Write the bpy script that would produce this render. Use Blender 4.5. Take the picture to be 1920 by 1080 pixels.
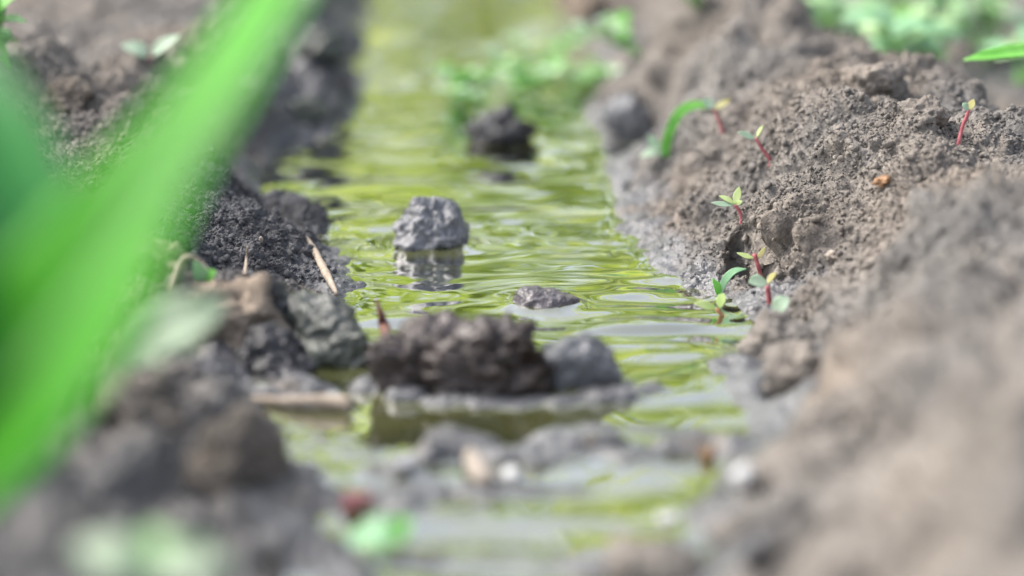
import bpy, bmesh, math, random
import numpy as np
from mathutils import Vector, Matrix
from mathutils.bvhtree import BVHTree

for o in list(bpy.data.objects):
    bpy.data.objects.remove(o)
scene = bpy.context.scene
COL = scene.collection
R = math.radians
rng = np.random.default_rng(7)
random.seed(7)

# ------------------------------------------------------------------ camera
CAM_H, PITCH, LENS = 0.234, R(16.0), 72.0
FPX = 1920 * LENS / 36.0
cam_d = bpy.data.cameras.new("camera")
cam = bpy.data.objects.new("camera", cam_d)
COL.objects.link(cam)
cam.location = (0, 0, CAM_H)
cam.rotation_euler = (R(90) - PITCH, 0, 0)
cam_d.lens = LENS
cam_d.sensor_width = 36
cam_d.clip_start, cam_d.clip_end = 0.005, 400
cam_d.dof.use_dof = True
cam_d.dof.focus_distance = 0.845
cam_d.dof.aperture_fstop = 3.1
cam_d.dof.aperture_blades = 0
scene.camera = cam

# ------------------------------------------------------------------ light
SUN_EL, SUN_AZ = R(52), R(-72)          # azimuth from +Y towards +X
world = bpy.data.worlds.new("World")
scene.world = world
world.use_nodes = True
wn = world.node_tree
sky = wn.nodes.new("ShaderNodeTexSky")
sky.sky_type = 'NISHITA'
sky.sun_disc = False
sky.sun_elevation = SUN_EL
sky.sun_rotation = SUN_AZ
sky.air_density, sky.dust_density, sky.ozone_density = 1.0, 5.0, 1.0
hs = wn.nodes.new("ShaderNodeHueSaturation")
hs.inputs['Saturation'].default_value = 0.55
wn.links.new(sky.outputs[0], hs.inputs['Color'])
wn.links.new(hs.outputs[0], wn.nodes['Background'].inputs['Color'])
wn.nodes['Background'].inputs['Strength'].default_value = 0.15
sun_d = bpy.data.lights.new("sun", 'SUN')
sun_d.energy = 1.35
sun_d.angle = R(24)
sun_d.color = (1.0, 0.95, 0.88)
sun = bpy.data.objects.new("sun", sun_d)
COL.objects.link(sun)
sd = Vector((math.sin(SUN_AZ) * math.cos(SUN_EL), math.cos(SUN_AZ) * math.cos(SUN_EL), math.sin(SUN_EL)))
sun.rotation_euler = sd.to_track_quat('Z', 'Y').to_euler()
sun.location = sd * 5
scene.view_settings.view_transform = 'Standard'
scene.view_settings.look = 'None'
scene.view_settings.exposure = 1.5
scene.view_settings.gamma = 1
scene.cycles.max_bounces = 8
scene.cycles.sample_clamp_indirect = 6

# ------------------------------------------------------------------ pixel <-> world helpers
SP, CP = math.sin(PITCH), math.cos(PITCH)
def ray(u, v):
    a, b = (u - 960) / FPX, (v - 540) / FPX
    return Vector((a, CP - b * SP, -SP - b * CP))
def cam_pt(u, v, t):
    return Vector((0, 0, CAM_H)) + ray(u, v) * t
def on_plane(u, v, z=0.0):
    d = ray(u, v)
    return Vector((0, 0, CAM_H)) + d * ((CAM_H - z) / -d.z)

# ------------------------------------------------------------------ numpy noise
def _h(ix, iy, iz, s):
    n = (ix.astype(np.int64) * 374761393 + iy.astype(np.int64) * 668265263 + iz.astype(np.int64) * 2147483647 + s * 144665) & 0xffffffff
    n = ((n ^ (n >> 13)) * 1274126177) & 0xffffffff
    n = ((n ^ (n >> 15)) * 2246822519) & 0xffffffff
    return (n ^ (n >> 16)).astype(np.uint32)
def rnd(h, k):
    return ((h >> np.uint32(k)) & np.uint32(1023)).astype(np.float32) / 1023.0
def vnoise(P, s=0):
    """smooth value noise, about -1..1"""
    f = np.floor(P); w = (P - f).astype(np.float32); i = f.astype(np.int64)
    w = w * w * w * (w * (w * 6 - 15) + 10)
    out = np.zeros(len(P), np.float32)
    for dx in (0, 1):
        for dy in (0, 1):
            for dz in (0, 1):
                c = rnd(_h(i[:, 0] + dx, i[:, 1] + dy, i[:, 2] + dz, s), 3)
                g = (w[:, 0] if dx else 1 - w[:, 0]) * (w[:, 1] if dy else 1 - w[:, 1]) * (w[:, 2] if dz else 1 - w[:, 2])
                out += c * g
    return out * 2 - 1
def fbm(P, oct=4, s=0, gain=0.5):
    out = np.zeros(len(P), np.float32); a = 1.0
    for k in range(oct):
        out += a * vnoise(P * (2.03 ** k) + 17.3 * k, s + k); a *= gain
    return out
def lumps(P, cell, s=0, fill=0.85):
    """rounded crumbs packed in cells of that size: 0 in the gaps .. 1 on a crumb's top"""
    Q = P / cell
    f = np.floor(Q).astype(np.int64)
    best = np.zeros(len(P), np.float32)
    for dx in (-1, 0, 1):
        for dy in (-1, 0, 1):
            for dz in (-1, 0, 1):
                h = _h(f[:, 0] + dx, f[:, 1] + dy, f[:, 2] + dz, s)
                r = 0.35 + 0.55 * rnd(h, 1) * fill
                ox = f[:, 0] + dx + rnd(h, 4) - Q[:, 0]
                oy = f[:, 1] + dy + rnd(h, 11) - Q[:, 1]
                oz = f[:, 2] + dz + rnd(h, 20) - Q[:, 2]
                d2 = (ox * ox + oy * oy + oz * oz).astype(np.float32)
                v = np.sqrt(np.maximum(0, r * r - d2))
                np.maximum(best, v, out=best)
    return best
def in_chunks(fn, P, n=150000):
    return np.concatenate([fn(P[k:k + n]) for k in range(0, len(P), n)])

# ------------------------------------------------------------------ object helpers
def tag(o, label=None, cat=None, group=None, kind=None):
    if label: o['label'] = label
    if cat: o['category'] = cat
    if group: o['group'] = group
    if kind: o['kind'] = kind
    return o
def link(name, me, mat=None, parent=None):
    o = bpy.data.objects.new(name, me)
    COL.objects.link(o)
    if mat: me.materials.append(mat)
    if parent: o.parent = parent
    return o
def np_mesh(name, V, F, smooth=True):
    V = np.asarray(V, np.float32); F = np.asarray(F, np.int32)
    me = bpy.data.meshes.new(name)
    k = F.shape[1]
    me.vertices.add(len(V)); me.vertices.foreach_set('co', V.ravel())
    me.loops.add(F.size); me.loops.foreach_set('vertex_index', F.ravel())
    me.polygons.add(len(F))
    me.polygons.foreach_set('loop_start', np.arange(0, F.size, k, dtype=np.int32))
    me.polygons.foreach_set('use_smooth', np.full(len(F), smooth, bool))
    me.update(calc_edges=True)
    return me
def add_attr(me, name, arr):
    a = me.attributes.new(name, 'FLOAT', 'POINT')
    a.data.foreach_set('value', np.asarray(arr, np.float32))
def grid_faces(nr, nc):
    i = np.arange(nr * nc, dtype=np.int32).reshape(nr, nc)
    return np.stack([i[:-1, :-1], i[:-1, 1:], i[1:, 1:], i[1:, :-1]], -1).reshape(-1, 4)
def empty(name, loc):
    o = bpy.data.objects.new(name, None)
    o.empty_display_size = 0.01
    COL.objects.link(o); o.location = loc
    return o

# ------------------------------------------------------------------ materials
def new_mat(name):
    m = bpy.data.materials.new(name); m.use_nodes = True
    nt = m.node_tree
    for n in list(nt.nodes): nt.nodes.remove(n)
    out = nt.nodes.new('ShaderNodeOutputMaterial')
    return m, nt, out
def N(nt, t, **kw):
    n = nt.nodes.new(t)
    for k, v in kw.items():
        if k in n.inputs: n.inputs[k].default_value = v
        else: setattr(n, k, v)
    return n
def ramp(nt, src, stops):
    r = nt.nodes.new('ShaderNodeValToRGB')
    e = r.color_ramp.elements
    while len(e) < len(stops): e.new(0.5)
    for k, (p, c) in enumerate(stops):
        e[k].position = p; e[k].color = (*c, 1) if len(c) == 3 else c
    nt.links.new(src, r.inputs[0])
    return r.outputs[0]
def mixc(nt, fac, a, b, mode='MIX'):
    m = nt.nodes.new('ShaderNodeMix'); m.data_type = 'RGBA'; m.blend_type = mode
    for sock, val in ((m.inputs[0], fac), (m.inputs[6], a), (m.inputs[7], b)):
        if hasattr(val, 'links'): nt.links.new(val, sock)
        elif isinstance(val, tuple): sock.default_value = (*val, 1)
        else: sock.default_value = val
    return m.outputs[2]
def math_n(nt, op, a, b=None, clamp=False):
    m = nt.nodes.new('ShaderNodeMath'); m.operation = op; m.use_clamp = clamp
    for s, v in zip(m.inputs, (a, b)):
        if v is None: continue
        if hasattr(v, 'links'): nt.links.new(v, s)
        else: s.default_value = v
    return m.outputs[0]

def soil_mat(name, dry, dry2, wet, wet2, wet_attr=True, wet_value=0.0, gloss_attr='gloss', rough_wet=0.28, bump=0.0006):
    m, nt, out = new_mat(name)
    tc = N(nt, 'ShaderNodeTexCoord')
    geo = N(nt, 'ShaderNodeNewGeometry')
    pos = geo.outputs['Position']
    n1 = N(nt, 'ShaderNodeTexNoise', Scale=28.0, Detail=4.0); nt.links.new(pos, n1.inputs['Vector'])
    n2 = N(nt, 'ShaderNodeTexNoise', Scale=420.0, Detail=5.0, Roughness=0.65); nt.links.new(pos, n2.inputs['Vector'])
    v1 = N(nt, 'ShaderNodeTexVoronoi', Scale=900.0); nt.links.new(pos, v1.inputs['Vector'])
    n3 = N(nt, 'ShaderNodeTexNoise', Scale=9.0, Detail=3.0); nt.links.new(pos, n3.inputs['Vector'])
    f3 = ramp(nt, n3.outputs['Fac'], [(0.36, (0.93, 0.96, 0.98)), (0.66, (1.10, 1.03, 0.95))])
    f1 = ramp(nt, n1.outputs['Fac'], [(0.35, (0, 0, 0)), (0.65, (1, 1, 1))])
    f2 = ramp(nt, n2.outputs['Fac'], [(0.3, (0.62, 0.62, 0.62)), (0.7, (1.25, 1.25, 1.25))])
    cd = mixc(nt, f1, dry, dry2)
    cw = mixc(nt, f1, wet, wet2)
    if wet_attr:
        a = N(nt, 'ShaderNodeAttribute', attribute_name='wet'); w = a.outputs['Fac']
        ga = N(nt, 'ShaderNodeAttribute', attribute_name='gloss'); gw = ga.outputs['Fac']
    else:
        a = N(nt, 'ShaderNodeValue'); a.outputs[0].default_value = wet_value; w = gw = a.outputs[0]
    cd = mixc(nt, 1.0, cd, f3, 'MULTIPLY')
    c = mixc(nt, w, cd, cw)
    c = mixc(nt, 1.0, c, f2, 'MULTIPLY')
    if not wet_attr and wet_value > .5: bump *= .6
    sp_max = 0.55 if wet_attr else 0.3
    bs = N(nt, 'ShaderNodeBsdfPrincipled')
    nt.links.new(c, bs.inputs['Base Color'])
    r = N(nt, 'ShaderNodeMapRange'); r.inputs['To Min'].default_value = 0.92; r.inputs['To Max'].default_value = rough_wet
    nt.links.new(gw, r.inputs['Value']); nt.links.new(r.outputs[0], bs.inputs['Roughness'])
    sp = N(nt, 'ShaderNodeMapRange'); sp.inputs['To Min'].default_value = 0.1; sp.inputs['To Max'].default_value = sp_max
    nt.links.new(gw, sp.inputs['Value']); nt.links.new(sp.outputs[0], bs.inputs['Specular IOR Level'])
    hsum = math_n(nt, 'ADD', n2.outputs['Fac'], math_n(nt, 'MULTIPLY', v1.outputs['Distance'], -0.5))
    b = N(nt, 'ShaderNodeBump', Strength=1.0, Distance=bump); nt.links.new(hsum, b.inputs['Height'])
    nt.links.new(b.outputs[0], bs.inputs['Normal'])
    nt.links.new(bs.outputs[0], out.inputs['Surface'])
    return m

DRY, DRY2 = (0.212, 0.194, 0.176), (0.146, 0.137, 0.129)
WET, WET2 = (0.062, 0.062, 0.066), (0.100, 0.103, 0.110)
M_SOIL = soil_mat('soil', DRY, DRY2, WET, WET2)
M_CLOD_WET = soil_mat('wet_grey_clod', DRY, DRY2, (0.085, 0.088, 0.096), (0.145, 0.150, 0.160), False, 1.0, 0.5)
M_CLOD_DARK = soil_mat('wet_dark_clod', DRY, DRY2, (0.022, 0.022, 0.024), (0.045, 0.045, 0.05), False, 1.0, 0.5)
M_CLOD_BROWN = soil_mat('wet_brown_clod', DRY, DRY2, (0.026, 0.016, 0.011), (0.070, 0.060, 0.060), False, 1.0, 0.5)
M_CLOD_GREEN = soil_mat('algae_clod', DRY, DRY2, (0.050, 0.054, 0.052), (0.085, 0.095, 0.080), False, 1.0, 0.5)
M_CLOD_DRY = soil_mat('dry_clod', DRY, DRY2, WET, WET2, False, 0.0)
M_CLOD_TAN = soil_mat('tan_clod', (0.205, 0.178, 0.150), (0.150, 0.133, 0.115), WET, WET2, False, 0.0)
M_CLOD_DAMP = soil_mat('damp_clod', (0.115, 0.103, 0.092), (0.085, 0.078, 0.072), WET, WET2, False, 0.0)
M_STONE = soil_mat('wet_stone', DRY, DRY2, (0.062, 0.056, 0.060), (0.10, 0.092, 0.10), False, 1.0, 0.5)

def plain_mat(name, a, b, scale=300, rough=0.6, spec=0.4):
    m, nt, out = new_mat(name)
    geo = N(nt, 'ShaderNodeNewGeometry')
    n = N(nt, 'ShaderNodeTexNoise', Scale=float(scale), Detail=4.0); nt.links.new(geo.outputs['Position'], n.inputs['Vector'])
    f = ramp(nt, n.outputs['Fac'], [(0.35, (0, 0, 0)), (0.65, (1, 1, 1))])
    bs = N(nt, 'ShaderNodeBsdfPrincipled', Roughness=rough); bs.inputs['Specular IOR Level'].default_value = spec
    nt.links.new(mixc(nt, f, a, b), bs.inputs['Base Color'])
    bp = N(nt, 'ShaderNodeBump', Strength=0.5, Distance=0.0003); nt.links.new(n.outputs['Fac'], bp.inputs['Height'])
    nt.links.new(bp.outputs[0], bs.inputs['Normal'])
    nt.links.new(bs.outputs[0], out.inputs['Surface'])
    return m
def leaf_mat(name, a, b, trans=0.45, scale=120, rough=0.4, spec=0.5, tint=1.0):
    m, nt, out = new_mat(name)
    geo = N(nt, 'ShaderNodeNewGeometry')
    n = N(nt, 'ShaderNodeTexNoise', Scale=float(scale), Detail=3.0); nt.links.new(geo.outputs['Position'], n.inputs['Vector'])
    f = ramp(nt, n.outputs['Fac'], [(0.35, (0, 0, 0)), (0.65, (1, 1, 1))])
    c = mixc(nt, f, a, b)
    bs = N(nt, 'ShaderNodeBsdfPrincipled', Roughness=rough); bs.inputs['Specular IOR Level'].default_value = spec
    nt.links.new(c, bs.inputs['Base Color'])
    tr = N(nt, 'ShaderNodeBsdfTranslucent')
    nt.links.new(mixc(nt, 1.0, c, (tint, tint, tint * 0.6), 'MULTIPLY'), tr.inputs['Color'])
    mx = N(nt, 'ShaderNodeMixShader'); mx.inputs[0].default_value = trans
    nt.links.new(bs.outputs[0], mx.inputs[1]); nt.links.new(tr.outputs[0], mx.inputs[2])
    nt.links.new(mx.outputs[0], out.inputs['Surface'])
    return m
M_RED = plain_mat('red_stem', (0.30, 0.07, 0.09), (0.42, 0.14, 0.14), 500, 0.5)
M_BROWNSTEM = plain_mat('brown_stem', (0.32, 0.15, 0.07), (0.42, 0.24, 0.12), 500, 0.5)
M_PALE = leaf_mat('pale_leaf', (0.36, 0.50, 0.36), (0.45, 0.57, 0.43), 0.3)
M_YELLOW = leaf_mat('yellow_leaf', (0.50, 0.46, 0.17), (0.58, 0.56, 0.28), 0.3)
M_YGREEN = leaf_mat('yellow_green_leaf', (0.46, 0.60, 0.22), (0.60, 0.68, 0.36), 0.35)
M_GREEN = leaf_mat('fresh_green_leaf', (0.16, 0.48, 0.07), (0.24, 0.58, 0.12), 0.4)
M_MINT = leaf_mat('mint_leaf', (0.20, 0.42, 0.22), (0.30, 0.52, 0.31), 0.35)
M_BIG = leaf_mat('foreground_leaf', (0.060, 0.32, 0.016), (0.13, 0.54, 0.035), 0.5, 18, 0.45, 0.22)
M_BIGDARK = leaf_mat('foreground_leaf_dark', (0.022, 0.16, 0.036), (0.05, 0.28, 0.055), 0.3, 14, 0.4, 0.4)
M_SAGE = leaf_mat('sage_leaf', (0.28, 0.38, 0.26), (0.36, 0.46, 0.34), 0.4)
M_SHEEN_RIB = leaf_mat('sheen_rib', (0.20, 0.45, 0.14), (0.28, 0.52, 0.20), 0.3, 30, 0.35)  # pale green that paints the sheen streak along the blade's rib
M_WEED = leaf_mat('weed_leaf', (0.13, 0.36, 0.08), (0.34, 0.58, 0.26), 0.4, 60)
M_WEED2 = leaf_mat('weed_leaf_pale', (0.36, 0.60, 0.28), (0.60, 0.78, 0.50), 0.45, 60)
M_STRAW = plain_mat('dry_straw', (0.22, 0.18, 0.14), (0.34, 0.28, 0.22), 400, 0.7)
M_ROOT = plain_mat('root', (0.40, 0.34, 0.27), (0.55, 0.48, 0.40), 400, 0.7)
M_HUSK = plain_mat('husk', (0.17, 0.085, 0.04), (0.30, 0.17, 0.08), 500, 0.5)
M_PEBBLE = plain_mat('white_pebble', (0.36, 0.36, 0.36), (0.56, 0.57, 0.58), 300, 0.35)
M_TAN = plain_mat('tan_chip', (0.20, 0.17, 0.14), (0.30, 0.26, 0.22), 300, 0.6)
M_REDBIT = plain_mat('red_bit', (0.18, 0.045, 0.065), (0.26, 0.10, 0.10), 300, 0.5)
M_DARKSPIKE = plain_mat('dark_spike', (0.10, 0.04, 0.03), (0.16, 0.07, 0.05), 400, 0.6)
M_CROP = leaf_mat('crop_leaf', (0.25, 0.38, 0.07), (0.80, 0.86, 0.36), 0.55, 2.2, 0.5, 0.3)

def water_mat():
    m, nt, out = new_mat('muddy_water')
    geo = N(nt, 'ShaderNodeNewGeometry')
    n = N(nt, 'ShaderNodeTexNoise', Scale=14.0, Detail=3.0); nt.links.new(geo.outputs['Position'], n.inputs['Vector'])
    f = ramp(nt, n.outputs['Fac'], [(0.4, (0, 0, 0)), (0.65, (1, 1, 1))])
    df = N(nt, 'ShaderNodeBsdfDiffuse'); nt.links.new(mixc(nt, f, (0.042, 0.048, 0.016), (0.072, 0.076, 0.028)), df.inputs['Color'])
    gl = N(nt, 'ShaderNodeBsdfGlossy', Roughness=0.02)
    fr = N(nt, 'ShaderNodeFresnel', IOR=1.33)
    fac = math_n(nt, 'MULTIPLY', fr.outputs[0], 3.6, True)
    fac = math_n(nt, 'ADD', fac, 0.12, True)
    mx = N(nt, 'ShaderNodeMixShader')
    nt.links.new(fac, mx.inputs[0]); nt.links.new(df.outputs[0], mx.inputs[1]); nt.links.new(gl.outputs[0], mx.inputs[2])
    nt.links.new(mx.outputs[0], out.inputs['Surface'])
    return m
M_WATER = water_mat()

# ------------------------------------------------------------------ ground
def axis(parts, lo, hi, growth=1.22):
    """parts: list of (start, end, step), contiguous; grows geometrically to lo and hi outside"""
    xs = []
    for a, b, s in parts:
        xs += list(np.arange(a, b - s * 0.5, s))
    xs.append(parts[-1][1])
    s, x = parts[-1][2], xs[-1]
    while x < hi: s *= growth; x += s; xs.append(x)
    s, x, left = parts[0][2], xs[0], []
    while x > lo: s *= growth; x -= s; left.append(x)
    return np.array(left[::-1] + xs)
GX = axis([(-0.36, -0.27, 0.002), (-0.27, 0.25, 0.0007), (0.25, 0.42, 0.002)], -60, 60)
GY = axis([(0.30, 0.62, 0.0018), (0.62, 1.02, 0.0007), (1.02, 1.4, 0.0018), (1.4, 2.0, 0.004)], -40, 90)
X, Y = np.meshgrid(GX, GY)
X, Y = X.ravel(), Y.ravel()
def tab(y, pts):
    p = np.array(pts); return np.interp(y, p[:, 0], p[:, 1])
def sm(a, b, x):
    t = np.clip((x - a) / (b - a), 0, 1); return t * t * (3 - 2 * t)
XR = [(-1, .06), (.45, .05), (.573, .056), (.617, .0745), (.704, .085), (.77, .089), (.816, .0774), (.858, .067), (.914, .054), (1.063, .045), (1.246, .0526), (1.358, .066), (1.5, .045), (1.8, .05), (9, .06)]
XL = [(-1, -.05), (.45, -.04), (.537, -.048), (.599, -.060), (.632, -.073), (.675, -.090), (.745, -.088), (.775, -.072), (.80, -.060), (.83, -.066), (.867, -.077), (.905, -.092), (.945, -.108), (1.037, -.112), (1.132, -.106), (1.21, -.099), (1.45, -.114), (1.667, -.117), (9, -.12)]
CR = [(-1, .19), (.45, .17), (.6, .195), (.88, .185), (1.03, .16), (1.15, .132), (1.3, .115), (1.6, .15), (9, .16)]
HR = [(-1, .055), (.4, .064), (.5, .066), (.65, .062), (.8, .060), (.9, .062), (1.03, .064), (1.17, .066), (1.27, .048), (1.36, .02), (1.5, .03), (9, .04)]
CL = [(-1, -.18), (.5, -.17), (.7, -.19), (.95, -.20), (1.1, -.20), (1.3, -.18), (9, -.2)]
HL = [(-1, .04), (.5, .034), (.62, .032), (.75, .034), (.95, .056), (1.1, .058), (1.3, .052), (1.7, .05), (9, .05)]
P2 = np.stack([X, Y, np.zeros_like(X)], -1)
wob = 0.010 * vnoise(P2 / 0.07, 3) + 0.005 * vnoise(P2 / 0.03, 5) + 0.0045 * fbm(P2 / 0.014, 2, 6)
xr, xl, cr, cl = tab(Y, XR) + wob * .7, tab(Y, XL) + wob * .6, tab(Y, CR), tab(Y, CL)
hr, hl = tab(Y, HR), tab(Y, HL)
sr = (X - xr) / (cr - xr)
sl = (xl - X) / (xl - cl)
def prof(s):
    s = np.clip(s, 0, 1)
    return 0.55 * (1 - (1 - s) ** 2) + 0.45 * sm(0.05, 0.75, s)
base = np.where(X > (xr + xl) / 2,
                np.where(sr < 0, -0.028 * (1 - np.exp(sr * 2.2)), hr * prof(sr)),
                np.where(sl < 0, -0.028 * (1 - np.exp(sl * 2.2)), hl * prof(sl)))
# behind the right crest: down into the next furrow, then level field
back = sm(0.02, 0.10, X - cr)
base = np.where(X > cr, base * (1 - back) + 0.014 * back, base)
backl = sm(0.04, 0.20, cl - X)
base = np.where(X < cl, base * (1 - backl) + 0.035 * backl, base)
# mounds, hollows, mud flats that the photo shows
def bump(px, py, rx, ry, h, p=1.0):
    global base
    d = ((X - px) / rx) ** 2 + ((Y - py) / ry) ** 2
    base = base + h * np.exp(-d ** p)
BUMPS = [
    (.150, .86, .040, .060, .010), (.118, .79, .030, .020, -.008), (.168, .70, .05, .05, .008), (.105, .60, .025, .03, .010),
    (.125, 1.14, .045, .06, .010), (.17, .99, .03, .03, .006), (.085, 1.06, .020, .05, -.010),
    (-.215, .97, .05, .05, .010), (-.15, 1.0, .04, .05, -.014), (-.115, .86, .03, .06, .008),
    (-.125, .735, .03, .03, .008), (-.118, .60, .05, .04, .006), (-.09, .505, .03, .03, -.012), (-.135, .50, .04, .035, -.012),
    (-.088, .765, .016, .022, .014), (-.100, .735, .02, .02, .010), (-.12, 1.30, .02, .14, .016), (-.105, 1.2, .015, .03, .010),
]
for b in BUMPS: bump(*b)
# low mud bars in the near water
barn = fbm(P2 / 0.013, 3, 700)
for (u, v, rx, ry, top) in [(570, 830, .022, .010, .004), (640, 850, .014, .008, .003), (735, 885, .013, .007, .004), (800, 865, .010, .008, .005), (870, 842, .012, .008, .005), (1010, 862, .019, .007, .003), 
                          (1190, 860, .016, .007, .002), (1330, 850, .018, .010, .005), (1090, 832, .018, .006, .004), (1180, 805, .024, .005, .0016), (1000, 925, .016, .006, .0012), (840, 960, .012, .007, .002),
                          (920, 922, .013, .006, .002), (550, 930, .016, .022, .006), (690, 955, .018, .012, .004), (520, 740, .020, .014, .003),
                          (1290, 445, .016, .022, .005), (1220, 430, .010, .016, .004), (1345, 520, .010, .02, .004), (1130, 1062, .030, .007, .0015), (900, 1050, .03, .008, .001), (780, 925, .010, .008, .003),
                          (780, 748, .010, .006, .003), (850, 757, .014, .0055, .003), (940, 760, .016, .005, .0028), (1040, 757, .016, .005, .003), (1130, 748, .016, .006, .003), (1200, 735, .012, .005, .0015), (700, 730, .008, .008, .003)]:
    p = on_plane(u, v)
    d = np.maximum(((X - p.x) / rx) ** 2 + ((Y - p.y) / ry) ** 2 + .55 * barn, 0)
    base = np.where(d < 2.2, np.maximum(base, top - (top + .012) * d ** 2.4 * .4), base)
PITS = [(1398, 455, .0065, .008, .024), (1430, 485, .005, .005, .016), (1205, 215, .012, .03, .016), (1180, 270, .010, .02, .012), (1470, 460, .010, .004, .006), (1330, 320, .010, .008, .007),
        (1480, 720, .010, .012, .010), (1610, 770, .016, .006, .008), (1470, 1010, .010, .012, .014), (1690, 1030, .014, .012, .010)]
inview = (np.abs(X) < .45) & (Y > .2) & (Y < 2.2)
soilside = sm(0.0, 0.012, base)
big = np.zeros_like(X); big[inview] = in_chunks(lambda Q: fbm(Q / 0.05, 3, 21), P2[inview])
base = base + big * (0.0065 * soilside + 0.0015)
base = np.where((np.abs(X) > .3) | (Y > 2.2), np.maximum(base, 0.012 + .004 * big) * sm(.3, .34, np.abs(X)) + base * (1 - sm(.3, .34, np.abs(X))), base)
base = np.where((X > xr + .02) | (X < xl - .02), np.maximum(base, 0.008), base)
def zrow(u, v):
    # where the sight line of (u, v) meets the smooth soil
    tt = np.linspace(.35, 1.6, 1500); dr = ray(u, v)
    xx, yy, zz = tt * dr.x, tt * dr.y, CAM_H + tt * dr.z
    a = np.clip(np.searchsorted(GY, yy) - 1, 0, len(GY) - 2); b = np.clip(np.searchsorted(GX, xx) - 1, 0, len(GX) - 2)
    k = np.nonzero(base.reshape(len(GY), len(GX))[a, b] > zz)[0]
    k = k[0] if len(k) else 900
    return xx[k], yy[k]
base0 = base.copy()
PITXY = [zrow(u, v) for (u, v, *_) in PITS]
for (px, py), (u, v, rx, ry, dep) in zip(PITXY, PITS):
    d = ((X - px) / rx) ** 2 + ((Y - py) / ry) ** 2
    base = base - dep * np.exp(-d ** 2)
# normals of the smooth shape, then clods and crumbs pushed out along them
nr_, nc_ = len(GY), len(GX)
Z = base.reshape(nr_, nc_)
gy, gx = np.gradient(Z, GY, GX)
nrm = np.stack([-gx.ravel(), -gy.ravel(), np.ones(X.size)], -1)
nrm /= np.linalg.norm(nrm, axis=1, keepdims=True)
B = np.stack([X, Y, base], -1)
Vv = B[inview]
V0 = np.stack([X, Y, base0], -1)[inview]
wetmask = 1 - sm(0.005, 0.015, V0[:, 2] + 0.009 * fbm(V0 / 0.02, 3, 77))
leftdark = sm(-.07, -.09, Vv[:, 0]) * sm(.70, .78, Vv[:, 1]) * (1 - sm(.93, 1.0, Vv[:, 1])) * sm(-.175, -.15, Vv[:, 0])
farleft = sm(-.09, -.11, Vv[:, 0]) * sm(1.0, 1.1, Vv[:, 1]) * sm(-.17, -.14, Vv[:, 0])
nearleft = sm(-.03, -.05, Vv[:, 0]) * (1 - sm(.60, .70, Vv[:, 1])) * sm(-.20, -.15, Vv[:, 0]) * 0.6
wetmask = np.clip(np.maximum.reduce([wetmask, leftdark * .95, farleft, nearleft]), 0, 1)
smoothmud = np.clip(wetmask - leftdark - farleft - nearleft * .6, 0, 1) * (1 - sm(0.010, 0.02, V0[:, 2]))
warp = np.stack([fbm(Vv / 0.02, 2, 31), fbm(Vv / 0.02, 2, 33), fbm(Vv / 0.02, 2, 35)], -1) * 0.004
Wp = Vv + warp
clump = np.clip(0.5 + 0.9 * fbm(Vv / 0.035, 2, 51), 0.1, 1.2)
disp = in_chunks(lambda Q: lumps(Q, 0.036, 9), Wp) * 0.019 * clump
disp += in_chunks(lambda Q: lumps(Q, 0.015, 1), Wp) * 0.0078 * np.clip(clump + .2, 0, 1)
cl2 = np.clip(0.55 + 0.9 * fbm(Vv / 0.012, 2, 55), 0.15, 1.1)
Wp = Wp + np.stack([fbm(Vv / 0.004, 2, 131), fbm(Vv / 0.004, 2, 133), fbm(Vv / 0.004, 2, 135)], -1) * 0.0011
disp += in_chunks(lambda Q: lumps(Q, 0.0065, 2), Wp) * 0.0026 * cl2
disp += in_chunks(lambda Q: lumps(Q, 0.0030, 3), Wp) * 0.0025
disp += in_chunks(lambda Q: lumps(Q, 0.0016, 4), Wp) * 0.0015
disp += in_chunks(lambda Q: fbm(Q / 0.004, 3, 61), Vv) * 0.0009
soft = in_chunks(lambda Q: lumps(Q, 0.009, 8), Wp) * 0.0022 + in_chunks(lambda Q: lumps(Q, 0.0032, 88), Wp) * 0.0011 + in_chunks(lambda Q: fbm(Q / 0.006, 3, 63), Vv) * 0.0005
mudk = smoothmud
soft *= 1 - .65 * (1 - sm(.66, .72, Vv[:, 1])) * sm(-.11, -.09, Vv[:, 0])
d_all = disp * (1 - mudk * .85) + soft * mudk - 0.008 * (1 - mudk)
# below the water line keep it calm
d_all *= sm(-0.012, 0.004, Vv[:, 2])
pos = B.copy()
pos[inview] = Vv + nrm[inview] * d_all[:, None]
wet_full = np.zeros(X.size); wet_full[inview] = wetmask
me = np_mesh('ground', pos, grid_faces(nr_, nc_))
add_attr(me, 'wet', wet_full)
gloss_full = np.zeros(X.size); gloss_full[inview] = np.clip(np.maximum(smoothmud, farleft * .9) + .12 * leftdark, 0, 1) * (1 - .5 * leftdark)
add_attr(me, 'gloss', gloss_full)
ground = tag(link('ground', me, M_SOIL), kind='structure')
GVERT, GNRM = pos, nrm
bpy.context.view_layer.update()
def hit(u, v):
    ok, loc, nor, _ = ground.ray_cast(Vector((0, 0, CAM_H)), ray(u, v).normalized())
    return loc if ok else on_plane(u, v)
def ground_z(x, y):
    ok, loc, nor, _ = ground.ray_cast(Vector((x, y, 1)), Vector((0, 0, -1)))
    return loc.z if ok else 0.0

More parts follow.
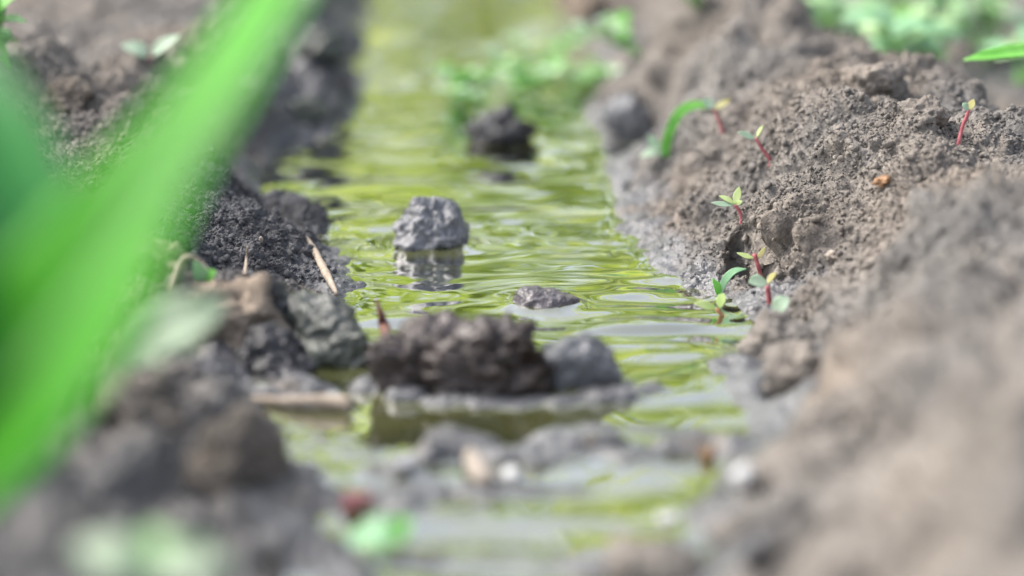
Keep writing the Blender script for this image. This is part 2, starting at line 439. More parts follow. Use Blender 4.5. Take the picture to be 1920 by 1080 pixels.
# loose crumbs lying on the soil: beyond counting
def ico(sub):
    bm = bmesh.new(); bmesh.ops.create_icosphere(bm, subdivisions=sub, radius=1)
    V = np.array([v.co[:] for v in bm.verts]); F = np.array([[w.index for w in f.verts] for f in bm.faces]); bm.free()
    return V, F
def crumb_mesh(name, idx, rad, wet, gloss, sub=2, seed=0):
    g = np.random.default_rng(seed)
    bv, bf = ico(sub)
    n, k = len(idx), len(bv)
    variants = []
    for s in range(12):
        variants.append(bv * (1 + 0.45 * fbm(bv * 0.9 + s * 9.1, 2, s)[:, None] + 0.35 * fbm(bv * 2.3 + s * 5.1, 2, s + 50)[:, None]) * g.uniform(.7, 1.15, 3))
    variants = np.array(variants)
    vi = g.integers(0, 12, n)
    q = g.normal(size=(n, 4)); q /= np.linalg.norm(q, axis=1, keepdims=True)
    w, x, y, z = q.T
    Rm = np.stack([np.stack([1 - 2 * (y * y + z * z), 2 * (x * y - w * z), 2 * (x * z + w * y)], -1),
                   np.stack([2 * (x * y + w * z), 1 - 2 * (x * x + z * z), 2 * (y * z - w * x)], -1),
                   np.stack([2 * (x * z - w * y), 2 * (y * z + w * x), 1 - 2 * (x * x + y * y)], -1)], 1)
    L = np.einsum('nij,nkj->nki', Rm, variants[vi]) * rad[:, None, None]
    V = L + (GVERT[idx] + GNRM[idx] * (rad * 0.25)[:, None])[:, None, :]
    F = bf[None] + (np.arange(n) * k)[:, None, None]
    me = np_mesh(name, V.reshape(-1, 3), F.reshape(-1, 3))
    add_attr(me, 'wet', np.repeat(wet, k)); add_attr(me, 'gloss', np.repeat(gloss, k))
    return me
iv = np.nonzero(inview)[0]
area = np.outer(np.gradient(GY), np.gradient(GX)).ravel()[iv]
vis = (np.abs(GVERT[iv, 0]) < .30 * GVERT[iv, 1] + .03) & (GVERT[iv, 1] > .38) & (GVERT[iv, 1] < 1.5) & (GVERT[iv, 2] > 0.004)
near = np.exp(-((GVERT[iv, 1] - .86) / .16) ** 2) + .18
pw = area * vis * near * (1 - .93 * mudk)
pick = rng.choice(iv, 42000, replace=False, p=pw / pw.sum())
rad = np.clip(0.0004 * rng.pareto(2.4, len(pick)) + 0.0004, 0, 0.0019)
crumbs = link('soil_crumbs', crumb_mesh('soil_crumbs', pick, rad, wet_full[pick], gloss_full[pick] * .5, 2, 3), M_SOIL)
tag(crumbs, 'loose grey brown soil crumbs scattered over both banks', 'soil crumbs', kind='stuff')

pick2 = rng.choice(iv, 110000, replace=False, p=pw / pw.sum())
rad2 = np.clip(0.00022 * rng.pareto(2.6, len(pick2)) + 0.0003, 0, 0.0009)
grit = link('soil_grit', crumb_mesh('soil_grit', pick2, rad2, wet_full[pick2], gloss_full[pick2] * .5, 1, 4), M_SOIL)
tag(grit, 'fine dry soil grit covering the crumbly banks beside the water', 'soil grit', kind='stuff')

# ------------------------------------------------------------------ clods and stones
def clod(name, label, cat, loc, radii, mat, seed, rot=0.0, rough=0.35, crumb=0.12, sub=6, group=None, tilt=(0, 0), parent=None, taper=0.0, box=1.0):
    V, F = ico(sub)
    n = V / np.linalg.norm(V, axis=1, keepdims=True)
    if box != 1.0:
        nb = np.sign(n) * np.abs(n) ** box
        n = nb
    big = fbm(n * 1.3 + seed * 3.7, 2, seed)
    edge = np.abs(fbm(n * 2.2 + seed, 2, seed + 9))
    r = 1 + rough * big - rough * .35 * edge
    rad = np.array(radii); m = float(rad.mean())
    Q = n * r[:, None] * rad
    Wq = Q + np.stack([fbm(Q / (m * .5), 2, seed + 1), fbm(Q / (m * .5), 2, seed + 3), fbm(Q / (m * .5), 2, seed + 5)], -1) * m * .18
    Q[:, :2] *= (1 - taper * Q[:, 2:3] / rad[2])
    d = (1 - np.abs(fbm(Wq / (m * .45), 3, seed + 2))) ** 2 * m * crumb * .9 + lumps(Wq, m * 0.34, seed + 4) * m * crumb * .45
    d += fbm(Q / (m * .14), 4, seed + 6, .6) * m * crumb * .15
    Q = Q + n * d[:, None]
    me = np_mesh(name, Q, F)
    o = link(name, me, mat, parent)
    o.location = loc; o.rotation_euler = (tilt[0], tilt[1], rot)
    if label: tag(o, label, cat, group)
    return o
WATER_THINGS = []
def wclod(*a, **k):
    o = clod(*a, **k); WATER_THINGS.append(o); return o
p = on_plane(812, 458)
wclod('mud_clod', 'pointed grey wet mud clod standing alone in mid stream', 'clod', (p.x, p.y, .004), (.0170, .014, .0138), M_CLOD_WET, 5, .3, .36, .14, tilt=(0, .22), taper=.30, box=.85)
p = on_plane(920, 268)
wclod('mud_clod', 'blurred dark mud clod in the far water below the green weeds', 'clod', (p.x + .003, p.y, .004), (.018, .014, .0122), M_CLOD_DARK, 11, .2, .45, .14)
p = on_plane(1018, 572)
wclod('stone', 'small domed stone just breaking the water with ripples around it', 'stone', (p.x, p.y, -.0005), (.0130, .010, .0078), M_STONE, 4, .1, .14, .07)
p = on_plane(865, 748)
wclod('mud_clod', 'long dark brown mud clod with ragged front edge in the near water', 'clod', (p.x, p.y + .013, .003), (.0260, .014, .0160), M_CLOD_BROWN, 8, -.05, .20, .30, box=.66)
p = on_plane(1095, 740)
wclod('mud_clod', 'square grey mud clod touching the right end of the brown one', 'clod', (p.x - .003, p.y + .010, .002), (.0140, .011, .0140), M_CLOD_WET, 14, .2, .14, .09, box=.68)
p = on_plane(625, 690)
wclod('mud_clod', 'greenish grey mud clod against the left bank beside the brown clod', 'clod', (p.x - .007, p.y + .020, .001), (.0155, .028, .0175), M_CLOD_GREEN, 22, .45, .26, .14, box=.85)
p = on_plane(500, 715)
wclod('mud_clod', 'low glossy dark mud lump at left edge below greenish clod', 'clod', (p.x, p.y + .01, .000), (.017, .015, .012), M_CLOD_DARK, 27, .4, .35, .2)

# ------------------------------------------------------------------ water
WX = axis([(-.17, .13, .0011)], -.30, .30, 1.3)
WY = axis([(.42, .62, .0016), (.62, 1.05, .0010), (1.05, 1.75, .0022)], -1.5, 12, 1.3)
wx, wy = np.meshgrid(WX, WY); sh = wx.shape
wx, wy = wx.ravel(), wy.ravel()
WP = np.stack([wx, wy, np.zeros_like(wx)], -1)
g2 = np.random.default_rng(12)
wz = np.zeros_like(wx)
warpx = 0.02 * fbm(WP / np.array([.10, .06, 1]), 2, 91)
for k in range(26):
    lam = 0.014 * (5.5 ** g2.uniform(0, 1))
    th = g2.normal(0, .32) + math.pi / 2
    kx, ky = math.cos(th) * 2 * math.pi / lam, math.sin(th) * 2 * math.pi / lam
    env = np.clip(vnoise(WP / np.array([.06, .045, 1]) + k * 5.3, 200 + k) + .25, 0, 1.2)
    slope = 0.034 * (lam / .02) ** .4
    wz += env * slope / (2 * math.pi / lam) * np.cos(kx * (wx + warpx) + ky * (wy + .6 * warpx) + g2.uniform(0, 6.28))
calm = 0.5 + 0.5 * sm(.1, .9, .5 + .6 * fbm(WP / np.array([.12, .06, 1]), 2, 300))
wz *= .8 * calm
def ring(u, v, lam, slope, r0, decay, sx=1.0):
    global wz
    q = on_plane(u, v)
    r = np.sqrt(((wx - q.x) / sx) ** 2 + (wy - q.y) ** 2)
    e = np.exp(-np.maximum(r - r0, 0) / decay) * (r > 0)
    e = e * np.clip(.55 + 1.1 * vnoise(WP / np.array([.05, .03, 1]) + lam * 900, 400), 0, 1.2)
    wz = wz + slope * lam / 6.283 * e * np.cos(6.283 * (r - r0) / lam)
ring(1018, 565, .010, 0.145, .012, .018, 1.4)
ring(1170, 552, .024, 0.290, .002, .022, 2.4)
ring(1060, 490, .016, 0.217, .004, .022, 2.6)
ring(1250, 655, .034, 0.290, .004, .026, 2.0)
ring(1200, 610, .018, 0.203, .004, .02, 2.6)
ring(815, 450, .016, 0.096, .016, .03, 1.2)
ring(640, 500, .018, 0.072, .004, .02, 1.8)
ring(640, 300, .030, 0.096, .004, .03, 2.2)
ring(660, 420, .024, 0.084, .004, .025, 1.8)
wz *= 1.0
# menisci: the water climbs a little on everything that stands in it
dg = np.zeros((len(GY), len(GX)))
Zp = pos[:, 2].reshape(nr_, nc_)
ix = np.clip(np.searchsorted(GX, wx) - 1, 0, nc_ - 2); iy = np.clip(np.searchsorted(GY, wy) - 1, 0, nr_ - 2)
gz = Zp[iy, ix]
wz += 0.0011 * np.exp(np.minimum(gz, 0) / 0.0035) * (gz > -.03)
bpy.context.view_layer.update()
cand = (wy > .55) & (wy < 1.25) & (np.abs(wx) < .13)
for o in WATER_THINGS:
    vs = [o.matrix_world @ v.co for v in o.data.vertices]
    bt = BVHTree.FromPolygons(vs, [tuple(f.vertices) for f in o.data.polygons])
    lo = [min(v[i] for v in vs) for i in (0, 1)]; hi = [max(v[i] for v in vs) for i in (0, 1)]
    near_i = np.nonzero(cand & (wx > lo[0] - .02) & (wx < hi[0] + .02) & (wy > lo[1] - .02) & (wy < hi[1] + .02))[0]
    for i in near_i:
        r = bt.find_nearest(Vector((wx[i], wy[i], 0)), .02)
        if r[0] is not None:
            wz[i] += 0.0015 * math.exp(-r[3] / .0036)
wz = np.where((np.abs(wx) > .2) | (wy > 3), wz * .3, wz)
wm = np_mesh('water', np.stack([wx, wy, wz], -1), grid_faces(*sh))
water = tag(link('water', wm, M_WATER), kind='structure')

# ------------------------------------------------------------------ tubes, leaves
def spline(pts, n):
    P = [Vector(p) for p in pts]
    if len(P) == 2: return [P[0].lerp(P[1], i / (n - 1)) for i in range(n)]
    E = [P[0] * 2 - P[1]] + P + [P[-1] * 2 - P[-2]]
    out = []
    for i in range(n):
        s = i / (n - 1) * (len(P) - 1); k = min(int(s), len(P) - 2); t = s - k
        a, b, c, d = E[k:k + 4]
        out.append(0.5 * ((2 * b) + (c - a) * t + (2 * a - 5 * b + 4 * c - d) * t * t + (3 * b - a - 3 * c + d) * t ** 3))
    return out
def interp(vals, t):
    s = t * (len(vals) - 1); k = min(int(s), len(vals) - 2)
    return vals[k] + (vals[k + 1] - vals[k]) * (s - k)
def tube(name, pts, radii, mat, parent=None, n=16, sides=8, jitter=0.0):
    C = spline(pts, n); V = []; F = []
    up = Vector((.3, .9, .2))
    for i, c in enumerate(C):
        t = (C[min(i + 1, n - 1)] - C[max(i - 1, 0)]).normalized()
        a = t.cross(up).normalized(); b = t.cross(a)
        r = interp(radii, i / (n - 1))
        for k in range(sides):
            an = 2 * math.pi * k / sides
            rr = r * (1 + random.uniform(-jitter, jitter))
            V.append(c + (a * math.cos(an) + b * math.sin(an)) * rr)
    for i in range(n - 1):
        for k in range(sides):
            F.append((i * sides + k, i * sides + (k + 1) % sides, (i + 1) * sides + (k + 1) % sides, (i + 1) * sides + k))
    me = bpy.data.meshes.new(name)
    F.append(tuple(range(sides))[::-1]); F.append(tuple((n - 1) * sides + k for k in range(sides)))
    if parent: V = [v - Vector(parent.location) for v in V]
    me.from_pydata([v[:] for v in V], [], F)
    me.polygons.foreach_set('use_smooth', [True] * len(F)); me.update()
    return link(name, me, mat, parent)
LEAFW = [0.12, .55, .85, 1.0, .95, .8, .5, .06]
def leaf(name, pts, width, mat, parent=None, face=(0, -.4, 1), cup=.15, thick=.0004, n=18, m=9, prof=LEAFW, wave=0.0):
    C = spline(pts, n); V = []; F = []
    face = Vector(face).normalized()
    rows = []
    for i, c in enumerate(C):
        t = (C[min(i + 1, n - 1)] - C[max(i - 1, 0)]).normalized()
        side = t.cross(face)
        if side.length < 1e-4: side = t.cross(Vector((1, 0, 0)))
        side.normalize(); nn = side.cross(t).normalized()
        w = interp(prof, i / (n - 1)) * width / 2
        row = []
        for k in range(m):
            q = k / (m - 1) * 2 - 1
            row.append((c + side * q * w + nn * (cup * w * (q * q) + wave * w * math.sin(i * .9 + q * 2)), nn))
        rows.append(row)
    for s in (1, -1):
        for row in rows:
            for k, (v, nn) in enumerate(row):
                q = abs(k / (m - 1) * 2 - 1)
                V.append(v + nn * (s * thick * .5 * (1.0 - .7 * q)))
    nv = n * m
    for i in range(n - 1):
        for k in range(m - 1):
            a = i * m + k
            F.append((a, a + 1, a + m + 1, a + m)); F.append((nv + a, nv + a + m, nv + a + m + 1, nv + a + 1))
    rim = [k for k in range(m)] + [i * m + m - 1 for i in range(1, n)] + [(n - 1) * m + k for k in range(m - 2, -1, -1)] + [i * m for i in range(n - 2, 0, -1)]
    for a, b in zip(rim, rim[1:] + rim[:1]): F.append((b, a, nv + a, nv + b))
    if parent: V = [v - Vector(parent.location) for v in V]
    me = bpy.data.meshes.new(name)
    me.from_pydata([v[:] for v in V], [], F)
    me.polygons.foreach_set('use_smooth', [True] * len(F)); me.update()
    return link(name, me, mat, parent)

def plant_at(name, label, cat, base_uv, stem_uv, stem_r, stem_mat, leaves, group=None, dt=0.0):
    """a small plant rooted on the soil at base_uv; stem and leaf points are given in the picture at
       offsets of distance from the root, so that the plant stands up in space"""
    b = hit(*base_uv); t0 = (b - Vector((0, 0, CAM_H))).dot(Vector((0, CP, -SP)))
    e = empty(name, b); tag(e, label, cat, group)
    def P(q): return cam_pt(q[0], q[1], t0 + dt + (q[2] if len(q) > 2 else 0))
    down = b + Vector((0, 0, -.003))
    if stem_uv:
        tube('stem', [down, b] + [P(q) for q in stem_uv], stem_r, stem_mat, e, n=14, jitter=.06)
    for (pts, w, mat, *pf) in leaves:
        leaf('leaf', [P(q) for q in pts], w, mat, e, prof=pf[0] if pf else LEAFW, face=(random.uniform(-.3, .3), -.75, .7), cup=.2, thick=.0005)
    return e
SG = 'red stemmed seedlings on the right bank'
plant_at('seedling', 'blurred red stemmed seedling beside the arching grass blade', 'seedling', (1354, 246), [(1346, 222, -.001), (1338, 204, -.002)], [.0009, .0008, .0007], M_RED,
         [([(1340, 203, -.002), (1328, 194, -.002), (1316, 187, -.003)], .0055, M_PALE), ([(1339, 205, -.002), (1353, 196, -.001), (1369, 186, .001)], .0032, M_YELLOW)], SG)
plant_at('seedling', 'leaning red seedling with one mint leaf left and thin upright leaf', 'seedling', (1444, 300), [(1430, 280, -.001), (1416, 258, -.002)], [.0009, .0008, .0007], M_RED,
         [([(1417, 260, -.002), (1400, 254, -.003), (1383, 247, -.004)], .0030, M_PALE), ([(1419, 258, -.002), (1424, 246, -.001), (1431, 235, 0)], .0016, M_YGREEN)], SG)
plant_at('seedling', 'yellow green seedling with splayed leaves beside the crumbly mound', 'seedling', (1390, 408), [(1386, 395, -.001), (1378, 384, -.002)], [.0008, .0008, .0007], M_RED,
         [([(1377, 384, -.002), (1355, 383, -.003), (1333, 380, -.004)], .0026, M_PALE), ([(1377, 383, -.002), (1364, 374, -.002), (1348, 367, -.002)], .0026, M_YGREEN),
          ([(1378, 383, -.002), (1382, 367, -.001), (1386, 350, 0)], .0034, M_YGREEN), ([(1380, 385, -.002), (1386, 380, -.002), (1392, 377, -.002)], .002, M_YGREEN)], SG)
plant_at('seedling', 'crimson seedling in front of the dark hole in the bank', 'seedling', (1427, 520), [(1422, 500, -.002), (1414, 476, -.003)], [.0010, .0009, .0009], M_RED,
         [([(1413, 484, -.003), (1398, 480, -.003), (1381, 474, -.003)], .0022, M_YGREEN), ([(1420, 486, -.003), (1428, 474, -.002), (1435, 463, -.001)], .0020, M_YELLOW)], SG)
plant_at('seedling', 'pale broad leaved seedling on red stem nearest the blurred bank', 'seedling', (1443, 568), [(1441, 553, -.002), (1439, 537, -.004)], [.0012, .0011, .0010], M_RED,
         [([(1438, 530, -.004), (1420, 528, -.006), (1404, 530, -.008)], .0060, M_PALE), ([(1438, 534, -.004), (1446, 520, -.003), (1456, 511, -.002)], .0024, M_YELLOW)], SG)
plant_at('seedling', 'tall pink stemmed seedling standing on the crest at right', 'seedling', (1797, 270), [(1804, 240, 0), (1812, 220, -.001), (1817, 206, -.002)], [.0009, .0008, .0008, .0007], M_RED,
         [([(1816, 207, -.002), (1810, 199, -.003), (1805, 193, -.003)], .0034, M_PALE), ([(1817, 206, -.002), (1821, 197, -.001), (1826, 186, 0)], .0030, M_YELLOW)], SG)
plant_at('seedling', 'pale mint seedling leaf lying low beneath the red stems', 'seedling', (1452, 588), [(1456, 583, -.006)], [.0008, .0007], M_BROWNSTEM,
         [([(1450, 584, -.010), (1464, 570, -.012), (1480, 560, -.013)], .0066, M_PALE)], SG)
plant_at('seedling', 'brown stalked seedling with pale yellow leaf at the water edge', 'seedling', (1360, 612), [(1354, 592, -.002), (1344, 580, -.004)], [.0011, .0010, .0009], M_BROWNSTEM,
         [([(1344, 578, -.004), (1324, 574, -.006), (1302, 569, -.008)], .0036, M_YGREEN), ([(1350, 578, -.004), (1352, 562, -.003), (1358, 550, -.002)], .0040, M_YGREEN)], SG)
plant_at('sprout', 'bright green curved sprout above the brown stalked seedling', 'sprout', (1350, 556), [], None, None,
         [([(1349, 556, -.002), (1346, 540, -.003), (1336, 522, -.003)], .0038, M_GREEN), ([(1351, 556, -.002), (1358, 528, -.003), (1376, 509, -.004), (1400, 504, -.004)], .0032, M_MINT)])
plant_at('grass_sprout', 'arching green grass blade rooted in dark hollow of right bank', 'grass blade', (1246, 292), [], None, None,
         [([(1247, 296, -.002), (1252, 258, -.004), (1272, 214, -.005), (1300, 198, -.004), (1332, 199, -.003)], 0.0050, M_GREEN, [.7, .9, 1, 1, 1, .95, .8, .45]),
          ([(1244, 292, -.003), (1224, 285, -.005), (1200, 294, -.006)], 0.0050, M_PALE), ([(1240, 284, .0), (1226, 268, 0), (1216, 254, .0)], .0055, M_PALE)])

def stick(name, label, cat, uvs, radii, mat, group=None, lift=.0015, n=18, jitter=.12):
    pts = [hit(u, v) + Vector((0, 0, lift if not w else w[0])) for (u, v, *w) in uvs]
    e = tube(name, pts, radii, mat, None, n=n, sides=8, jitter=jitter)
    tag(e, label, cat, group); return e
b = hit(1868, 350)
t0 = b.y / (CP)
e = tube('dry_root', [b, b + Vector((-.0004, 0, .006)), b + Vector((.0002, 0, .011)), b + Vector((.0022, .001, .0165))], [.0005, .0004, .0004, .0003], M_ROOT, None, n=14)
tag(e, 'thin dry forked rootlet sticking up at far right edge of bank', 'rootlet')
tube('root_fork', [Vector((.0001, 0, .008)) + b, b + Vector((.0025, -.001, .0075)), b + Vector((.0035, -.001, .004))], [.0004, .0003, .0002], M_ROOT, None, n=8).parent = e
clod('seed_husk', 'small orange brown husk on the crumbly right bank', 'husk', hit(1655, 347) + Vector((0, -.001, .0012)), (.0032, .002, .0022), M_HUSK, 41, .4, .55, .2, sub=5)
clod('seed_husk', 'tiny yellow seed on the dark left bank soil', 'seed', hit(490, 452) + Vector((0, -.001, .001)), (.0009, .0008, .0015), M_TAN, 42, .2, .15, .05, sub=4)
stick('straw_piece', 'short upright straw piece on dark left bank soil', 'straw', [(459, 522), (462, 510, .004), (466, 497, .008)], [.0007, .0006, .0004], M_STRAW)
e = tube('straw_strip', [(hit(u, v) if hit(u, v).z > 0 else on_plane(u, v, .0)) + Vector((0, -.001, .0012)) for u, v in ((632, 556), (618, 528), (603, 500), (590, 474), (574, 448))], [.0008, .0016, .0018, .0015, .0008], M_STRAW, None, n=20, jitter=.15)
tag(e, 'pale flat straw strip along the left water edge', 'straw')
e = tube('twig', [on_plane(455, 745, .003), on_plane(520, 752, .003), on_plane(600, 752, .003), on_plane(658, 756, .003)], [.0010, .0016, .0024, .0024], M_STRAW, None, n=20, jitter=.1)
tag(e, 'tan twig lying in dark water at lower left', 'twig')
e = tube('dry_stalk', [hit(320, 560) + Vector((0, 0, .003)), hit(345, 510) + Vector((0, 0, .005)), hit(380, 525) + Vector((0, 0, .006)), hit(425, 580) + Vector((0, 0, .002))], [.0008, .0010, .0010, .0008], M_STRAW, None, n=16)
tag(e, 'bent dry stalk arched over the tan lump on left bank', 'stalk')
p = on_plane(865, 748)
b = on_plane(722, 640, .012)
e = tube('dark_sprig', [on_plane(728, 655, .010), cam_pt(722, 615, .765), cam_pt(714, 590, .765), cam_pt(705, 560, .765)], [.0024, .0022, .0014, .0003], M_DARKSPIKE, None, n=14, jitter=.2)
tag(e, 'dark brown pointed sprig at the left end of brown clod', 'sprig')

# pebbles and chips
for (u, v, r, lab, mat, nm, cat) in [
    (960, 890, .0034, 'white round pebble on the near mud bar', M_PEBBLE, 'pebble', 'pebble'),
    (1395, 892, .0046, 'white pebble where the right bank meets the near water', M_PEBBLE, 'pebble', 'pebble'),
    (1254, 968, .0030, 'white pebble alone in green water near the bottom', M_PEBBLE, 'pebble', 'pebble'),
    (760, 868, .0034, 'pale grey pebble at left part of the mud bar', M_PEBBLE, 'pebble', 'pebble'),
    (1560, 480, .0026, 'cream pebble on blurred top of the right bank', M_TAN, 'pebble', 'pebble'),
    (1325, 852, .0026, 'rusty brown chip on mud bar beside right bank', M_HUSK, 'bark_chip', 'chip'),
    (1108, 826, .0020, 'pinkish chip in the middle of the mud bar', M_TAN, 'bark_chip', 'chip'),
    (668, 940, .0044, 'dark red berry like bit on the mud above the mint leaf', M_REDBIT, 'red_bud', 'bud'),
    ]:
    q = hit(u, v); q = on_plane(u, v, max(q.z, .0) + r * .3)
    r *= .85
    clod(nm, lab, cat, q, (r, r * .8, r * .62), mat, int(u), u * .1, .5, .2, sub=5)
q = on_plane(900, 880, .003)
e = tube('bark_chip', [on_plane(880, 850, .003), on_plane(895, 880, .004), on_plane(915, 905, .003)], [.002, .0034, .003], M_TAN, None, n=12, jitter=.12)
tag(e, 'cream elongated chip beside the white round pebble', 'chip')
# soil lumps on the banks
for (u, v, r, lab, mat, s) in [
    (1735, 215, .0105, 'rounded dry clod on the right crest left of tall seedling', M_CLOD_DRY, 3),
    (1640, 160, .012, 'blurred rough clod on the right crest behind the rounded one', M_CLOD_DRY, 6),
    (125, 185, .0105, 'knobbly dry clod at the far left of the left bank', M_CLOD_TAN, 9),
    (1460, 640, .011, 'blurred grey clod on steep face of near right bank', M_CLOD_DRY, 12),
    (1500, 690, .012, 'larger blurred grey lump low on near right bank', M_CLOD_DRY, 37),
    (440, 590, .016, 'tan dry clod on left bank above greenish clod', M_CLOD_TAN, 15),
    (290, 500, .012, 'small tan clod behind the pale sage leaf', M_CLOD_TAN, 18),
    (500, 560, .010, 'dark crumbly clod between tan clod and straw strip', M_CLOD_DARK, 19),
    (420, 880, .017, 'blurred brown lump on the near left bank', M_CLOD_DAMP, 24),
    (270, 780, .014, 'blurred dark lump under the big green leaf', M_CLOD_DAMP, 26),
    (575, 205, .011, 'dark wet mud lump on far left water edge', M_CLOD_GREEN, 31),
    (600, 85, .013, 'upper dark wet mud lump on far left bank', M_CLOD_GREEN, 33),
    (1170, 225, .016, 'grey mud lump at the far right water edge', M_CLOD_WET, 36),
    (1095, 15, .020, 'pinkish brown blurred clod beyond the weeds at top', M_CLOD_TAN, 39),
    (1700, 65, .02, 'dark clod among the weeds behind right crest', M_CLOD_DRY, 43),
    (1450, 985, .014, 'tan blurred lump at bottom of near right bank', M_CLOD_DRY, 45),
    (1235, 1085, .013, 'tan blurred lump at bottom edge beside the water', M_CLOD_DRY, 47),
    ]:
    q = hit(u, v)
    clod('soil_clod', lab, 'clod', q + Vector((0, 0, -r * .1)), (r, r * .95, r * .8), mat, s, s * .7, .38, .2, sub=5)

# ------------------------------------------------------------------ small leaves on the near ground
def leaf_thing(name, label, cat, stem, leaves, mat_stem, r=.001, group=None):
    e = empty(name, stem[0]); tag(e, label, cat, group)
    tube('stem', stem, [r, r * .8], mat_stem, e, n=10)
    for pts, w, m, f in leaves:
        leaf('leaf', pts, w, m, e, face=f, cup=.25, thick=.0006)
    return e
q = hit(300, 700)
leaf_thing('sage_seedling', 'blurred pale sage leaf lying over the left bank', 'leaf', [q, cam_pt(300, 690, .60)],
           [([cam_pt(230, 690, .60), cam_pt(290, 630, .59), cam_pt(370, 590, .58), cam_pt(420, 560, .58)], .016, M_SAGE, (.2, -.8, .6)),
            ([cam_pt(250, 690, .60), cam_pt(300, 660, .59), cam_pt(380, 650, .585)], .012, M_SAGE, (.2, -.5, .8))], M_SAGE)
q = hit(378, 540)
leaf_thing('sprout', 'small blurred green sprout on tan lump of left bank', 'sprout', [q, q + Vector((0, 0, .006))],
           [([q + Vector((.001, 0, .002)), q + Vector((0, -.001, .006)), q + Vector((-.002, -.002, .011))], .006, M_MINT, (0, -1, .3)),
            ([q + Vector((.001, 0, .002)), q + Vector((.003, -.001, .005)), q + Vector((.006, -.002, .007))], .005, M_GREEN, (0, -1, .5))], M_GREEN, .0006)
q = hit(300, 1120)
leaf_thing('ground_weed', 'blurred pale and lime leaves at bottom left corner', 'weed', [q, cam_pt(290, 1090, .44)],
           [([cam_pt(290, 1095, .44), cam_pt(220, 1050, .44), cam_pt(140, 1020, .445)], .012, M_SAGE, (0, -.5, .9)),
            ([cam_pt(290, 1095, .44), cam_pt(290, 1040, .445), cam_pt(280, 990, .45)], .011, M_WEED, (0, -.8, .6)),
            ([cam_pt(290, 1095, .44), cam_pt(350, 1060, .44), cam_pt(430, 1060, .44)], .012, M_SAGE, (0, -.5, .9))], M_GREEN)
q = on_plane(715, 1040, 0)
leaf_thing('floating_leaf', 'mint green folded leaf at the water edge near the bottom', 'leaf', [q, on_plane(715, 1015, .004)],
           [([on_plane(655, 1000, .006), on_plane(700, 1002, .009), on_plane(765, 1008, .008)], .012, M_MINT, (0, -.5, .9)),
            ([on_plane(735, 1012, .006), on_plane(750, 990, .012), on_plane(765, 972, .014)], .007, M_GREEN, (-.3, -.8, .4))], M_GREEN)
q = hit(282, 122)
leaf_thing('pale_sprout', 'blurred sprout with two whitish leaves on far left bank', 'sprout', [q, q + Vector((0, 0, .006))],
           [([q + Vector((0, 0, .004)), q + Vector((-.006, 0, .008)), q + Vector((-.014, 0, .010))], .008, M_PALE, (0, -.7, .7)),
            ([q + Vector((0, 0, .004)), q + Vector((.007, 0, .010)), q + Vector((.016, 0, .015))], .007, M_PALE, (0, -.7, .7))], M_RED)
# far weeds
def weed(name, label, root, h, nl, size, mats, group, seed, spread=.6):
    g = random.Random(seed)
    e = empty(name, root); tag(e, label, 'weed', group)
    root = Vector(root)
    for s in range(3):
        top = root + Vector((g.uniform(-1, 1) * spread * h, g.uniform(-.5, .5) * spread * h, h * g.uniform(.6, 1)))
        mid = (root + top) / 2 + Vector((g.uniform(-1, 1), g.uniform(-1, 1), .6)) * h * .12
        tube('stem', [root, mid, top], [.0012, .0010, .0007], M_GREEN, e, n=8, sides=6)
        for k in range(nl):
            t = .25 + .75 * (k + 1) / nl
            c = root.lerp(mid, t * 2) if t < .5 else mid.lerp(top, t * 2 - 1)
            a = g.uniform(0, 6.28); L = size * g.uniform(.6, 1.2)
            d = Vector((math.cos(a), math.sin(a), g.uniform(-.1, .7))).normalized() * L
            leaf('leaf', [c, c + d * .5 + Vector((0, 0, L * .12)), c + d], L * .5, g.choice(mats), e, face=(g.uniform(-.4, .4), -.3, 1), cup=.2, n=8, m=5)
    return e
GW = 'small leafed weeds hanging over the far water'
for k, (u, v, h, lab) in enumerate([
    (850, 165, .022, 'leftmost small weed drooping in the far water'), (905, 140, .034, 'weed with whitish leaf tip second in the far clump'),
    (960, 132, .030, 'low weed in the middle of the far clump'), (1005, 128, .036, 'bright lime weed right of the far clump middle'),
    (1060, 130, .030, 'dark leaved weed near right end of far clump'), (1110, 128, .030, 'last weed of far clump touching right bank'),
    (1010, 75, .032, 'pale blurred weed behind the far clump'), (1200, 60, .034, 'tall pale weed beside top of the mound')]):
    q = hit(u, v + 45)
    if q.z < 0: q = on_plane(u, v + 45, 0)
    weed('water_weed', lab, (q.x, q.y, max(q.z, -.002)), h * .62, 9, .0125, [M_WEED, M_WEED2, M_WEED2, M_GREEN, M_PALE], GW, 50 + k, 1.5)
GB = 'weeds growing behind the right crest'
for k, (u, v, h, lab) in enumerate([
    (1600, 120, .045, 'leafy weed just behind the right crest'), (1665, 185, .050, 'mint green weed with its foot by the crest'),
    (1760, 135, .045, 'blurred weed in the middle of the right background'), (1850, 120, .050, 'dense weed above the pointed leaf at right'),
    (1905, 160, .042, 'weed low at the right edge of the picture'),
    (1570, 60, .045, 'far weed at the top right of the mound'), (1800, 50, .05, 'far weed at the top edge behind right crest'),
    (1690, 60, .045, 'far weed at the top between two leafy weeds'), (1310, 15, .035, 'whitish green weed at the top behind the mound')]):
    q = on_plane(u, v, .013) if u > 1500 else hit(u, v)
    weed('bank_weed', lab, q, h, 12, .024, [M_WEED2, M_MINT, M_MINT, M_WEED, M_SAGE], GB, 80 + k, 1.1)
q = hit(15, 130)
weed('bank_weed', 'green weed at left edge on far left bank', q, .035, 8, .02, [M_WEED, M_GREEN], None, 99)
b = Vector((.36, 1.02, ground_z(.36, 1.02)))
e = empty('grass_tuft', b); tag(e, 'pointed green leaf reaching in from the right edge', 'grass blade')
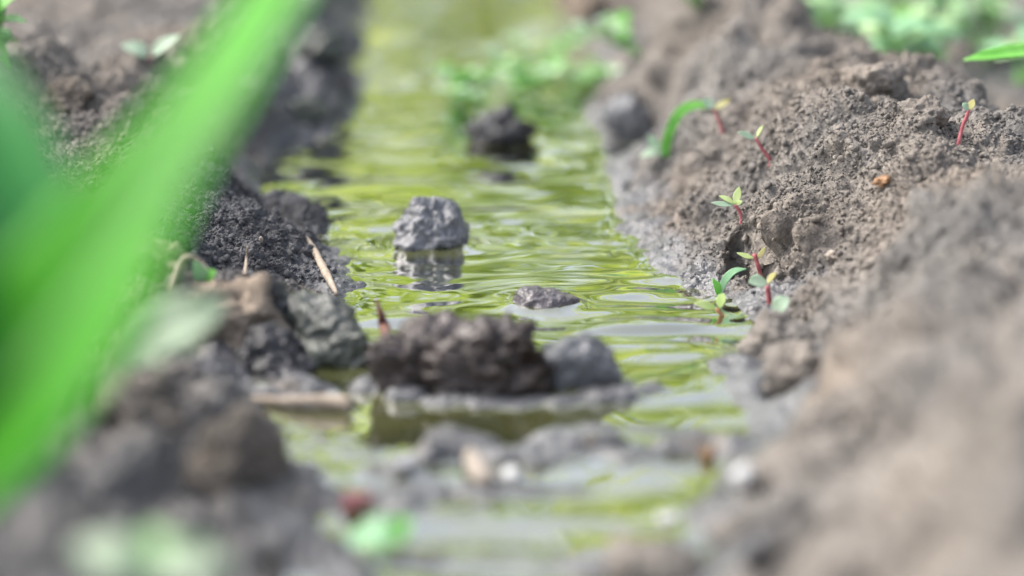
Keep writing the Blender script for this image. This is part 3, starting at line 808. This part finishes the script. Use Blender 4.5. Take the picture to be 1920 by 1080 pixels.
leaf('leaf', [b, b + Vector((-.01, -.02, .05)), cam_pt(2050, 85, .96), cam_pt(1930, 98, .945), cam_pt(1860, 106, .94), cam_pt(1806, 113, .94)], .0105, M_GREEN, e, face=(0, -.5, 1), cup=.4, n=24,
     prof=[.5, .8, 1, 1, .95, .7, .05])

# ------------------------------------------------------------------ large leaves close to the lens
b = Vector((-.145, .355, ground_z(-.145, .355)))
e = empty('maize_plant', b); tag(e, 'large out of focus bright green plant filling the left foreground', 'plant')
tube('stem', [b, b + Vector((.004, .003, .06)), cam_pt(-140, 965, 0.385)], [.006, .005, .004], M_BIG, e, n=12)
BW = [.9, 1.5, 1.6, 1.3, .9, .75, .7, .6]
leaf('leaf', [cam_pt(-140, 960, 0.385), cam_pt(40, 740, 0.385), cam_pt(170, 560, 0.385), cam_pt(290, 360, 0.390), cam_pt(420, 170, 0.400), cam_pt(540, -20, 0.415), cam_pt(650, -220, 0.435)],
     .0245, M_BIG, e, face=(-.55, -.75, .45), cup=.35, n=40, m=13, prof=BW, thick=.0004)
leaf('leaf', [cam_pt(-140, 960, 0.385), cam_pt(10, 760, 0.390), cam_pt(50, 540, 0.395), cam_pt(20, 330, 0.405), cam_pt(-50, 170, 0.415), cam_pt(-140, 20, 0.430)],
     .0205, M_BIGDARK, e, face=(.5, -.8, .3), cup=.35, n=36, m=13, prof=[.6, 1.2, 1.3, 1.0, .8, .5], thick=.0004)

tube('midrib_sheen', [p_ + Vector((0, -.0016, .0008)) for p_ in (cam_pt(40, 740, 0.335), cam_pt(170, 560, 0.335), cam_pt(290, 360, 0.340), cam_pt(420, 170, 0.350), cam_pt(540, -20, 0.365), cam_pt(650, -220, 0.385))],
     [.0008, .0010, .0012, .0014, .0014, .0010], M_SHEEN_RIB, e, n=36)  # raised rib in a pale colour, standing in for the blade's glossy sheen
# ------------------------------------------------------------------ crop standing beyond the furrow (seen in the water)
def crop(n_plants, seed):
    g = np.random.default_rng(seed)
    V = []; F = []
    for k in range(n_plants):
        y = g.uniform(2.3, 5.2); x = g.uniform(-1.0, 1.0) * (.9 + .45 * y)
        H = (.415 * y - .06) * g.uniform(.72, 1.08)
        nl = int(20)
        for j in range(nl):
            z0 = H * (j + g.uniform(0, 1)) / nl * .92
            a = g.uniform(0, 2 * math.pi); L = g.uniform(.25, .5) * (1.1 - .5 * z0 / H); w = g.uniform(.035, .075)
            d = np.array([math.cos(a), math.sin(a), 0]); s = np.array([-d[1], d[0], 0])
            ups = g.uniform(.2, .9)
            m0 = len(V)
            for q, ww in ((0, .5), (.3, 1), (.65, .85), (1, .05)):
                c = np.array([x, y, max(z0, .02)]) + d * L * q + np.array([0, 0, L * (ups * q - .8 * q * q)])
                V.append(c - s * w * ww / 2); V.append(c + s * w * ww / 2)
            for q in range(3):
                F.append((m0 + 2 * q, m0 + 2 * q + 1, m0 + 2 * q + 3, m0 + 2 * q + 2))
    return np_mesh('crop', np.array(V), np.array(F))
crop_o = link('crop_field', crop(170, 5), M_CROP)
tag(crop_o, 'yellow green crop beyond the furrow, seen as reflection in the water', 'crop', kind='stuff')
